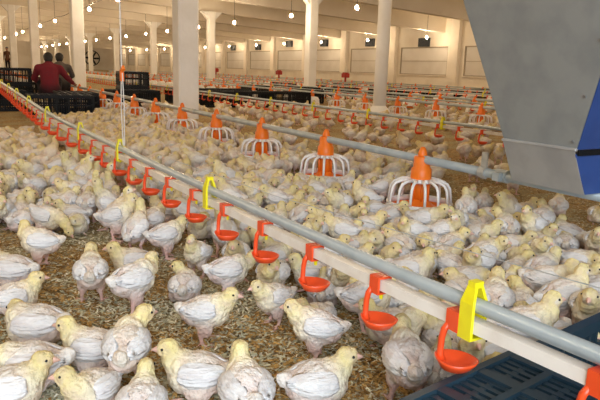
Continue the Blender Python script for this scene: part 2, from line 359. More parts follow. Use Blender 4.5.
b = bmesh.new(); box(b, -.0185, .0185, -.016, .016, -.022, .0185); tube(b, [(-.008, .008, -.016), (-.018, .016, -.05), (-.016, .016, -.088)], .009, 4); lathe(b, [(.01, -.108), (.042, -.084), (.02, -.09)], 8); far_drk = finish(b, 'drinker')
b = bmesh.new()     # yellow hanger: pointed top, two cheeks over the zinc pipe, hook round the water pipe
for s in (-1, 1):
    hexa(b, [(s*.013, -.016, -.022), (s*.02, -.016, -.022), (s*.02, .016, -.022), (s*.013, .016, -.022), (s*.013, -.016, .045), (s*.02, -.016, .045), (s*.02, .016, .045), (s*.013, .016, .045)])
    hexa(b, [(s*.013, -.016, .045), (s*.02, -.016, .045), (s*.02, .016, .045), (s*.013, .016, .045), (s*.002, -.009, .082), (s*.009, -.009, .082), (s*.009, .009, .082), (s*.002, .009, .082)])
box(b, -.02, .02, -.016, .016, -.027, -.022); box(b, -.011, .011, -.009, .009, .074, .086); clip_me = finish(b, 'hanger_clip')
def drinker_line(path, cups, clips, label, detail, zp, group='drinker lines'):
    """path(y)->x; zp = height of the steel tube axis"""
    y0, y1 = path['y'][0], path['y'][-1]
    px = lambda y: float(np.interp(y, path['y'], path['x'])); pz = lambda y: float(np.interp(y, path['y'], path.get('z', [zp]*len(path['y']))))
    t = empty('drinker_line', (px(y0), y0, 0)); ox, oy = px(y0), y0; tag(t, label, 'drinker line', group)
    ysamp = np.linspace(y0, y1, 60)
    b = bmesh.new(); tube(b, [(px(y)-ox, y-oy, pz(y)) for y in ysamp], .0145, 12 if detail else 6); link('steel_tube', finish(b, 'steel_tube', True), 'zinc', t)
    b = bmesh.new(); w = .0125; prev = None
    for y in ysamp:
        r = [b.verts.new((px(y)-ox+sx*w, y-oy, pz(y)-.040+sz*w)) for sx, sz in ((-1, -1), (1, -1), (1, 1), (-1, 1))]
        if prev:
            for k in range(4): b.faces.new((prev[k], prev[(k+1) % 4], r[(k+1) % 4], r[k]))
        else: b.faces.new(r[::-1])
        prev = r
    b.faces.new(prev); link('water_pipe', finish(b, 'water_pipe'), 'cream_pipe', t)
    for y in clips:
        o = link('hanger_clip', clip_me, 'yellow_plastic', t); o.location = (px(y)-ox, y-oy, pz(y)-.040)
    for i, y in enumerate(cups):
        near = i < detail
        o = link('drinker', drk_clamp if near else far_drk, 'red_plastic', t); o.location = (px(y)-ox, y-oy, pz(y)-.040)
        if near:
            link('arm', drk_arm, 'red_plastic', o); link('cup', drk_cup, 'red_plastic', o); link('nipple', drk_nip, 'yellow_plastic', o)
    return t
P1 = dict(y=[.05, .52, .96, 1.6, 2.25, 2.63, 3.16, 3.85, 4.52, 5.18, 6.56, 7.74, 9.24, 12.6], x=[.878, .855, .815, .792, .768, .760, .755, .735, .676, .636, .622, .632, .642, .66], z=[.34]*7+[.343, .37, .40, .44, .46, .48, .51])
c1 = [.513, .800]+[1.028+.269*k for k in range(42)]
drinker_line(P1, c1, [.768, 1.975, 3.16, 4.03, 4.95, 5.9, 6.9, 7.9, 9.0, 10.2, 11.6], 'near drinker line with red cups, crossing the foreground diagonally', 26, .34)
P2 = dict(y=[2.4, 45], x=[3.93, 3.86])
drinker_line(P2, [2.62+.272*k for k in range(120)], [3.05+1.15*k for k in range(24)], 'second drinker line, over the bare litter behind the near feeder line', 26, .34)
drinker_line(dict(y=[3.5, 45], x=[8.05, 8.05]), [3.7+.3*k for k in range(100)], [4.4+1.6*k for k in range(20)], 'third drinker line, behind the round white post', 0, .30)
drinker_line(dict(y=[6, 48], x=[10.8, 10.8]), [6.2+.33*k for k in range(100)], [6.7+1.8*k for k in range(18)], 'fourth drinker line, far toward the window wall', 0, .36)
drinker_line(dict(y=[8, 50], x=[13.8, 13.8]), [8.2+.4*k for k in range(90)], [8.7+2.2*k for k in range(16)], 'fifth drinker line, far toward the window wall', 0, .36)
drinker_line(dict(y=[16, 48], x=[.35, .5]), [16.3+.5*k for k in range(60)], [16.9+2*k for k in range(12)], 'distant drinker line at the far left edge', 0, .42)
# suspension rope of the near drinker line with its orange hook
t = empty('suspension_rope', (.757, 3.09, 0)); tag(t, 'thin white suspension rope with orange hook above the near drinker line', 'rope')
zt = roofz(.757); b = bmesh.new(); tube(b, [(0, 0, .72), (0, 0, 2), (0, 0, zt)], .0032, 6); link('cord', finish(b, 'cord'), 'rope_white', t)
for s in (-1, 1):
    b = bmesh.new(); tube(b, [(0, s*.012, .72), (0, s*.03, .55), (0, s*.012, .36)], .0026, 5); link('strand', finish(b, 'strand'), 'rope_white', t)
b = bmesh.new(); box(b, -.008, .008, -.012, .012, .68, .735); tube(b, [(0, -.01, .73), (0, -.03, .75), (0, -.045, .735)], .008, 6); link('hook', finish(b, 'hook'), 'orange_plastic', t)
# thin wire beside the near line
b = bmesh.new(); tube(b, [(.98, .6, .40), (.94, 1.05, .385), (.90, 1.7, .36), (.86, 2.6, .35)], .0013, 5); tag(link('slack_wire', finish(b, 'slack_wire'), 'zinc_bracket'), 'slack thin wire hanging just behind the near drinker line', 'wire')

# ------------------------------------------------------------------ feed hopper
hp = empty('feed_hopper', (2.26, 1.64, 0)); tag(hp, 'large grey sheet-metal feed hopper with blue end panel at right edge', 'hopper')
def P(x, y, z): return Vector((x-2.26, y-1.64, z))
def plate(name, quad, th, m, parent=hp):
    q = [P(*p) for p in quad]; nrm = (q[1]-q[0]).cross(q[3]-q[0]).normalized()*th
    b = bmesh.new(); hexa(b, q+[v+nrm for v in q]); bmesh.ops.bevel(b, geom=b.edges[:], offset=.0012, segments=1, affect='EDGES'); return link(name, finish(b, name), m, parent)
zs, zt = .500, 1.34
xb0, xb1, xt0, xt1 = 2.05, 2.47, 1.85, 2.67     # x at seam, at top
yb0, yb1, yt0, yt1 = 1.462, 1.812, 1.150, 2.065
front = plate('front_panel', [(xb0, yb1, zs), (xb0, yb0, zs), (xt0, yt0, zt), (xt0, yt1, zt)], .003, 'galvanised')
plate('end_panel', [(xb0, yb0, zs), (xb1, yb0, zs), (xt1, yt0, zt), (xt0, yt0, zt)], .003, 'blue_panel')
plate('back_panel', [(xb1, yb0, zs), (xb1, yb1, zs), (xt1, yt1, zt), (xt1, yt0, zt)], .003, 'galvanised')
plate('end_panel', [(xb1, yb1, zs), (xb0, yb1, zs), (xt0, yt1, zt), (xt1, yt1, zt)], .003, 'galvanised')
zl = .318
low = plate('lower_panel', [(2.14, 1.825, zl), (2.14, 1.468, zl), (2.046, 1.466, .497), (2.046, 1.816, .497)], .003, 'galvanised_pale')
plate('lower_panel', [(2.38, 1.468, zl), (2.38, 1.825, zl), (2.47, 1.816, .497), (2.47, 1.466, .497)], .003, 'galvanised_pale')
plate('lower_end_panel', [(2.144, 1.470, zl), (2.376, 1.470, zl), (2.466, 1.468, .482), (2.050, 1.468, .482)], .002, 'blue_panel')
plate('lower_end_panel', [(2.36, 1.82, zl), (2.165, 1.82, zl), (2.07, 1.812, .497), (2.45, 1.812, .497)], .002, 'galvanised_pale')
b = bmesh.new(); box(b, 2.038-2.26, 2.052-2.26, yb0-1.64-.004, yb1-1.64+.006, zs-.006, zs+.006); bmesh.ops.bevel(b, geom=b.edges[:], offset=.002, segments=1, affect='EDGES'); link('seam_flange', finish(b, 'seam_flange'), 'galvanised_pale', hp)
b = bmesh.new(); box(b, 2.06-2.26, 2.47-2.26, yb0-1.64-.006, yb0-1.64+.002, zs-.024, zs-.002); link('dark_strip', finish(b, 'dark_strip'), 'crate_black', hp)  # dark strip across the blue end, just below the seam
def lerp(a, c, t): return a+(c-a)*t
for (s, tt) in ((.93, .035), (.93, .24), (.93, .47), (.93, .70)):
    x = lerp(xb0, xt0, tt); ya = lerp(yb1, yt1, tt); yb = lerp(yb0, yt0, tt); y = lerp(ya, yb, s); z = lerp(zs, zt, tt)
    b = bmesh.new(); tube(b, [(x-2.26+.002, y-1.64, z), (x-2.26-.007, y-1.64, z-.002)], .006, 8); link('bolt', finish(b, 'bolt'), 'bolt', hp)
for yy in (yt0, yt1):
    b = bmesh.new(); tube(b, [(0, yy-1.64, zt-.02), (0, yy-1.64, roofz(2.26))], .006, 6); link('hanging_cable', finish(b, 'hanging_cable'), 'zinc', hp)
    b = bmesh.new(); tube(b, [(xt0-2.26, yy-1.64, zt-.01), (xt1-2.26, yy-1.64, zt-.01)], .012, 8); link('top_bar', finish(b, 'top_bar'), 'zinc', hp)

# ------------------------------------------------------------------ crates
def crate_meshes(L, W, H, m):
    t = .012; out = {}
    for nm, (lx, wall) in dict(long=(L, 'x'), short=(W, 'y')).items():
        b = bmesh.new(); n = int(lx/.032)
        box(b, -lx/2, lx/2, -t/2, t/2, H-.035, H); box(b, -lx/2, lx/2, -t/2, t/2, 0, .03); box(b, -lx/2, lx/2, -t/2-.004, t/2+.004, H*.52, H*.52+.022)
        for k in range(n+1):
            x = -lx/2+lx*k/n; w = .014 if k % 5 == 0 else .0055
            box(b, x-w, x+w, -t/2+.001, t/2-.001, .03, H-.035)
        box(b, -lx/2-.004, lx/2+.004, -t/2-.008, t/2+.006, H-.012, H+.002)
        out[nm] = finish(b, nm+'_wall')
    b = bmesh.new()
    for k in range(int(L/.05)+1): x = -L/2+L*k/int(L/.05); box(b, x-.008, x+.008, -W/2, W/2, .004, .012)
    for k in range(int(W/.05)+1): y = -W/2+W*k/int(W/.05); box(b, -L/2, L/2, y-.008, y+.008, 0, .006)
    out['floor'] = finish(b, 'crate_floor')
    def lid(xa, xb):
        b = bmesh.new(); z = H+.004
        for y in np.linspace(-W/2, W/2, 7): box(b, xa, xb, y-.008, y+.008, z-.006, z+.009)
        ncell = max(1, int(round((xb-xa)/.14)))
        for k in range(ncell+1):
            x = xa+(xb-xa)*k/ncell; x = min(max(x, xa+.012), xb-.012); box(b, x-.012, x+.012, -W/2, W/2, z-.006, z+.008)
        ns = int((xb-xa)/.021)
        for k in range(ns):
            x = xa+(k+.5)*(xb-xa)/ns; box(b, x-.0062, x+.0062, -W/2, W/2, z-.005, z+.002)
        for j in range(6):
            y = -W/2+W*(j+.5)/6; box(b, xa, xb, y-.006, y+.006, z-.005, z+.001)
        return finish(b, 'lid')
    out['lid'] = lid
    return out
def crate(loc, rz, ms, H, L, W, label, m='crate_black', lid=None, group='poultry crates', rx=0):
    t = empty('poultry_crate', loc, rz); t.rotation_euler.x = rx; tag(t, label, 'crate', group)
    for s in (-1, 1):
        o = link('side_wall', ms['long'], m, t); o.location = (0, s*W/2, 0); 
        if s < 0: o.rotation_euler = (0, 0, math.pi)
        o = link('end_wall', ms['short'], m, t); o.location = (s*L/2, 0, 0); o.rotation_euler = (0, 0, -s*math.pi/2)
    link('crate_floor', ms['floor'], m, t)
    if lid is not None: link('lid', lid, m, t)
    return t
CL, CW, CHT = .88, .58, .174
near_ms = crate_meshes(CL, CW, CHT, None)
# far edge runs from (.62,.73) towards +x at 8.5 degrees
rz = math.radians(8.6); ex = Vector((math.cos(rz), math.sin(rz), 0)); ey = Vector((-math.sin(rz), math.cos(rz), 0))
cc = Vector((.640, .755, 0))+ex*(CL/2)-ey*(CW/2)
crate(cc, rz, near_ms, CHT, CL, CW, 'dark navy slatted plastic crate under the near drinker line, bottom right', 'crate_plastic', near_ms['lid'](-CL/2, -CL/2+.372), 'poultry crates')
fm = crate_meshes(.86, .56, .30, None); flid = fm['lid'](-.43, .43)
def fc(x, y, rzdeg, label, z=0, m='crate_black', lid=True):
    crate((x, y, z), math.radians(rzdeg), fm, .3, .86, .56, label, m, flid if lid else None)
fc(1.42, 9.50, -3, 'black crate standing in front of the person in maroon')
fc(1.79, 10.32, 88, 'black crate turned end-on, right of the person in maroon')
fc(.66, 10.7, 2, 'black crate at left frame edge behind the red cups')
fc(1.10, 14.0, 3, 'black crate beyond the person in maroon, bottom of a stack')
fc(.62, 12.0, 0, 'black crate in the back row at the left edge')
fc(1.10, 14.0, 1, 'black crate beyond the person in maroon, top of a stack', z=.312)
fc(1.60, 15.0, 5, 'black crate behind the stack beyond the person in maroon')
fc(3.45, 13.2, 84, 'black end-on crate right of the left square column, lower one')
fc(3.45, 13.2, 82, 'black end-on crate right of the left square column, upper one', z=.312)
fc(3.0, 11.5, 3, 'black crate left of the wide white column')
fc(4.46, 11.5, 0, 'black crate just right of the wide white column')
fc(5.36, 11.5, 0, 'black crate second to the right of the wide white column')
fc(6.26, 11.5, 0, 'black crate third to the right of the wide white column')
fc(4.5, 12.6, 0, 'black crate in the back row right of the wide white column')
fc(5.45, 12.7, 4, 'black crate at right end of the back row by the wide column')
fc(8.60, 14.9, 0, 'black crate beyond the third drinker line, left of the bracketed column')
fc(9.95, 14.9, 3, 'black crate beyond the third feeder line, near the bracketed column')
fc(11.37, 14.7, 0, 'black crate between the bracketed column and the round post')
fc(7.55, 12.95, 90, 'blue crate behind the second feeder line', m='crate_blue')
fc(7.55, 15.6, 90, 'black crate farther back than the blue crate')
for i, x in enumerate((13.1, 14.5, 16.0, 16.95)): fc(x, 16.4, random.uniform(-3, 3), 'black crate in the distant row below the windows, %s from left' % ('first', 'second', 'third', 'fourth')[i], lid=False)
for i, x in enumerate((11.56, 13.1, 14.5, 16.4)): fc(x, 21.5, random.uniform(-3, 3), 'black crate in the farthest row below the windows, %s from left' % ('first', 'second', 'third', 'fourth')[i], lid=False)
for i, (x, y) in enumerate([(16.1, 30.5), (15.2, 37.5), (16.3, 24.2)]):
    b = bmesh.new(); box(b, -.13, .13, -.16, .16, .50, .70); box(b, -.10, .10, -.12, .12, .7, .74); box(b, -.04, .04, -.04, .04, 0, .50); bmesh.ops.bevel(b, geom=b.edges[:], offset=.015, segments=1, affect='EDGES')
    o = link('motor_box', finish(b, 'motor_box'), 'red_box'); o.location = (x, y, 0)
    tag(o, 'small red motor box on a distant feeder line, '+['middle one of three', 'leftmost of three', 'rightmost of three'][i], 'motor', 'red motor boxes')

# ------------------------------------------------------------------ organic shapes: primitives > one remeshed surface with painted regions
def organic(prims, voxel, smooth_it, name, tint=None, fluff=0., soft=.004):
    """prims: ('e', centre, radii, rot3x3, colour) or ('c', points, radii, colour)"""
    b = bmesh.new()
    for p in prims:
        if p[0] == 'e':
            M = Matrix.Translation(p[1])@p[3].to_4x4()@Matrix.Diagonal((*p[2], 1))
            bmesh.ops.create_icosphere(b, subdivisions=3, radius=1, matrix=M)
        else:
            pts, rr = p[1], p[2]
            tube(b, pts, list(rr), 10)
            for q, r in zip(pts, rr): bmesh.ops.create_icosphere(b, subdivisions=2, radius=r, matrix=Matrix.Translation(q))
    me = bpy.data.meshes.new('tmp'); b.to_mesh(me); b.free()
    o = bpy.data.objects.new('tmp', me); COL.objects.link(o)
    md = o.modifiers.new('r', 'REMESH'); md.mode = 'VOXEL'; md.voxel_size = voxel
    dg = bpy.context.evaluated_depsgraph_get(); dg.update()
    out = bpy.data.meshes.new_from_object(o.evaluated_get(dg)); out.name = name
    bpy.data.objects.remove(o); bpy.data.meshes.remove(me)
    n = len(out.vertices); co = np.empty(n*3, np.float32); out.vertices.foreach_get('co', co); co = co.reshape(-1, 3).astype(float)
    ed = np.empty(len(out.edges)*2, np.int32); out.edges.foreach_get('vertices', ed); ed = ed.reshape(-1, 2)
    deg = np.bincount(ed.ravel(), minlength=n)[:, None].clip(1)
    # distances for colouring and for protecting thin limbs from smoothing
    D, Cc, thin = [], [], []
    for p in prims:
        if p[0] == 'e':
            q = (co-np.array(p[1]))@np.array(p[3]); r = np.array(p[2]); k = np.linalg.norm(q/r, axis=1); d = (k-1)*min(p[2]); D.append(d); Cc.append(p[4]); thin.append(1.)
        else:
            d = np.full(n, 9.)
            for (a, c, ra, rc) in zip(p[1][:-1], p[1][1:], p[2][:-1], p[2][1:]):
                a = np.array(a); c = np.array(c); v = c-a; t = np.clip(((co-a)@v)/max(v@v, 1e-9), 0, 1)
                d = np.minimum(d, np.linalg.norm(co-a-t[:, None]*v, axis=1)-(ra+(rc-ra)*t))
            D.append(d); Cc.append(p[3]); thin.append(0. if min(p[2]) < .008 else 1.)
    D = np.array(D); w = np.exp(-np.maximum(D-D.min(0), 0)/soft); w /= w.sum(0)
    colr = w.T@np.array(Cc); keep = (w.T@np.array(thin))[:, None]
    for _ in range(smooth_it):
        acc = np.zeros_like(co); np.add.at(acc, ed[:, 0], co[ed[:, 1]]); np.add.at(acc, ed[:, 1], co[ed[:, 0]])
        co = co+(acc/deg-co)*.6*(.12+.88*keep)
    if tint is not None: colr = tint(co, colr, keep[:, 0])
    out.vertices.foreach_set('co', co.ravel().astype(np.float32)); out.update()
    if fluff:
        nr = np.empty(n*3, np.float32); out.vertices.foreach_get('normal', nr); nr = nr.reshape(-1, 3)
        f = np.array([noise.noise(Vector(v)*70)+.6*noise.noise(Vector(v)*160) for v in co])[:, None]*keep
        co = co+nr*f*fluff; out.vertices.foreach_set('co', co.ravel().astype(np.float32)); out.update()
    at = out.attributes.new('Col', 'FLOAT_COLOR', 'POINT'); c4 = np.ones((n, 4), np.float32); c4[:, :3] = colr; at.data.foreach_set('color', c4.ravel())
    out.polygons.foreach_set('use_smooth', [True]*len(out.polygons)); out.materials.clear()
    return out
I3 = Matrix.Identity(3)
def ry(a): return Matrix.Rotation(-math.radians(a), 3, 'Y')    # positive lifts the front (+x)

# ------------------------------------------------------------------ chickens
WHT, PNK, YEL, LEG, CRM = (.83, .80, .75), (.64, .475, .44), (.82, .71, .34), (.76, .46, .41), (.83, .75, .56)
FACE = (.78, .58, .42)
def chick_spec(pose, hy):
    """returns prims, wing frame, head centre, head direction. hy = head yaw in degrees"""
    S = dict(stand=(.094, 10, (.056, .118), (.068, .146), -8, 'legs'), alert=(.096, 18, (.050, .128), (.056, .164), 0, 'legs'),
             walk=(.094, 6, (.064, .110), (.084, .134), -12, 'walk'), peck=(.094, -12, (.072, .088), (.096, .046), -55, 'legs'),
             sit=(.054, 6, (.052, .082), (.062, .108), -6, 'sit'), rest=(.051, 2, (.052, .068), (.066, .078), -18, 'sit'),
             drink=(.108, 36, (.044, .156), (.050, .202), 14, 'legs'), loll=(.051, 4, (.050, .074), (.052, .100), -10, 'sit'))[pose]
    bz, bp, nk, hd, hp_, lg = S
    R = ry(bp); c = Vector((0, 0, bz)); wide = 1.1 if lg == 'sit' else 1.
    def L(x, y, z): return c+R@Vector((x, y, z))
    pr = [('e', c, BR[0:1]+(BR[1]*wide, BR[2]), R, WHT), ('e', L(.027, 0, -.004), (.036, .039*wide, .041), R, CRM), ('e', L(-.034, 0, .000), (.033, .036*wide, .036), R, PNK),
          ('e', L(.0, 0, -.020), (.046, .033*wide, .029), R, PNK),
          ('c', [L(-.050, 0, .010), L(-.066, 0, .020), L(-.077, 0, .028)], (.022, .017, .009), WHT)]
    yr = math.radians(hy); b0 = L(.036, 0, .016); n0 = Vector((nk[0], nk[0]*math.sin(yr)*.25, nk[1]))
    h0 = Vector((hd[0]*math.cos(yr*.6), hd[0]*math.sin(yr)*.55, hd[1]))
    hdv = Vector((math.cos(yr)*math.cos(math.radians(hp_)), math.sin(yr)*math.cos(math.radians(hp_)), math.sin(math.radians(hp_))))
    pr.append(('c', [b0, b0*.4+n0*.6], (.034, .027), CRM)); pr.append(('c', [b0*.5+n0*.5, n0, h0], (.027, .0240, .0185), YEL))
    X = hdv; Y = Vector((0, 0, 1)).cross(X).normalized(); Z = X.cross(Y); Hr = Matrix((X, Y, Z)).transposed()
    pr.append(('e', h0, (.0240, .0190, .0205), Hr, YEL)); pr.append(('e', h0+Hr@Vector((.010, 0, -.005)), (.0140, .0155, .0125), Hr, FACE))
    for s in (-1, 1):
        if lg == 'sit':
            pr.append(('e', L(-.008, s*.034, -.022), (.030, .018, .024), R, PNK))
            pr.append(('c', [(.030, s*.026, .008), (.055, s*.032, .006)], (.005, .0035), LEG))
        else:
            st = (.026*s if lg == 'walk' else .005*s); fx = .006+st
            pr.append(('e', L(-.004+st*.3, s*.024, -.036), (.022, .016, .030), R, PNK))
            k = Vector((-.012+st*.4, s*.026, .046)); a = Vector((fx-.006, s*.028, .009))
            pr.append(('c', [L(-.004, s*.025, -.046), k, a], (.011, .0066, .0056), LEG))
            for an in (-32, 0, 32, 180):
                ln = .036 if an != 180 else .016; d = Vector((math.cos(math.radians(an)), math.sin(math.radians(an)), 0))
                pr.append(('c', [a+Vector((0, 0, -.002)), a+d*ln*.6+Vector((0, 0, -.004)), a+d*ln+Vector((0, 0, -.006))], (.005, .0042, .0032), LEG))
    return pr, (c, R, wide), h0, Hr
BR = (.057, .0455, .0475)
def chick_tint(seed):
    def f(co, col, keep):
        out = col.copy()
        for i, v in enumerate(co):
            a = noise.noise(Vector(v)*26+Vector((seed*3.1, 0, 0)))+.5*noise.noise(Vector(v)*60+Vector((0, seed, 0)))
            k = min(max((a+.02)*1.6, 0), 1)*.7*keep[i]
            out[i] = out[i]*(1-k)+np.array(WHT)*k if out[i][2] < .62 and out[i][1] < .7 else out[i]*(1-.28*max(0, -a)*keep[i])
        return out
    return f
def wing_mesh(frame, s, flare=0.):
    c, R, wide = frame; b = bmesh.new(); nu, nv = 22, 10; A, B, C_ = BR[0], BR[1]*wide, BR[2]; rows = []
    for i in range(nu+1):
        u = i/nu; x = .034-.096*u; hh = .024*math.sin(math.pi*min(1, u*.93+.07)**.75)**.7+.002; zc = .012-.002*u+.012*u*u
        row = []
        for j in range(nv+1):
            v = -1+2*j/nv; z = zc+hh*v
            q = 1-(x/(A*1.18))**2-(z/(C_*1.1))**2; y = B*math.sqrt(max(.2, q))
            edge = 1-abs(v)**3; saw = ((u*5.5+v*.9) % 1)
            y += .0095*edge-.0055+.0034*edge*saw+.0008*math.sin(j*2.6+u*3)+flare*u*.02
            xx = x-.006*math.sin((v+1)*2.5*math.pi)*(u**2)
            row.append(b.verts.new(c+R@Vector((xx, s*y, z-.006*u*max(0, -v)))))
        rows.append(row)
    fs = [b.faces.new((rows[i][j], rows[i][j+1], rows[i+1][j+1], rows[i+1][j])) for i in range(nu) for j in range(nv)]
    bmesh.ops.recalc_face_normals(b, faces=b.faces[:])
    ret = bmesh.ops.extrude_face_region(b, geom=fs)
    for v in [g for g in ret['geom'] if isinstance(g, bmesh.types.BMVert)]: v.co += (R@Vector((0, -s*.007, 0)))
    return finish(b, 'wing', True)
b = bmesh.new(); bmesh.ops.create_icosphere(b, subdivisions=1, radius=.0034); eye_me = finish(b, 'eye', True)
b = bmesh.new()
rg = []
for x, ww, hu, hl in ((.014, .0085, .007, -.007), (.024, .0062, .0045, -.0048), (.032, .003, .001, -.0035), (.0355, .001, -.002, -.0035)):
    rg.append([b.verts.new((x, sy*ww, (hu if sz > 0 else hl))) for sy, sz in ((-1, -.5), (1, -.5), (.55, 1), (-.55, 1))])
for A, B in zip(rg[:-1], rg[1:]):
    for k in range(4): b.faces.new((A[k], A[(k+1) % 4], B[(k+1) % 4], B[k]))
b.faces.new(rg[0][::-1]); b.faces.new(rg[-1]); beak_me = finish(b, 'beak', True)
VAR = {}
for pose, yaws in dict(stand=(0, 50, -50), alert=(20, -60), walk=(0, 25), peck=(0, 30), sit=(0, 60, -50), rest=(15, -40), drink=(0, 25), loll=(70, -20)).items():
    VAR[pose] = []
    for i, hy in enumerate(yaws):
        pr, fr, h0, Hr = chick_spec(pose, hy)
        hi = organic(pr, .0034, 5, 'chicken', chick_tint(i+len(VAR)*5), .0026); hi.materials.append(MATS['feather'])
        c, R, wide = fr
        wp = pr+[('e', c+R@Vector((-.012, s*.043*wide, .010)), (.046, .010, .025), R, (.84, .83, .81)) for s in (-1, 1)]+[('c', [h0+Hr@Vector((.014, 0, 0)), h0+Hr@Vector((.033, 0, -.003))], (.008, .003), (.74, .46, .36))]
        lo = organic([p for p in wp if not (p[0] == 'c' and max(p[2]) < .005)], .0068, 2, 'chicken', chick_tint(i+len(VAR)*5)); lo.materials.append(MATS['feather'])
        HM = Matrix.Translation(h0)@Hr.to_4x4()
        VAR[pose].append(dict(hi=hi, lo=lo, wl=wing_mesh(fr, 1), wr=wing_mesh(fr, -1), HM=HM))
def put_chick(x, y, heading, pose, var, sc, detail, label, group):
    V = VAR[pose][var % len(VAR[pose])]
    o = link('chicken', V['hi'] if detail else V['lo']); o.location = (x, y, .002); o.rotation_euler = (0, 0, heading); o.scale = (sc, sc, sc)
    tag(o, label, 'chicken', group)
    if detail:
        link('wing', V['wl'], 'wing_feather', o); link('wing', V['wr'], 'wing_feather', o)
        bk = link('beak', beak_me, 'beak_pink', o); bk.matrix_local = V['HM']
        for s in (-1, 1):
            e = link('eye', eye_me, 'eye_black', o); e.matrix_local = V['HM']@Matrix.Translation((.0075, s*.0172, .0045))
    return o
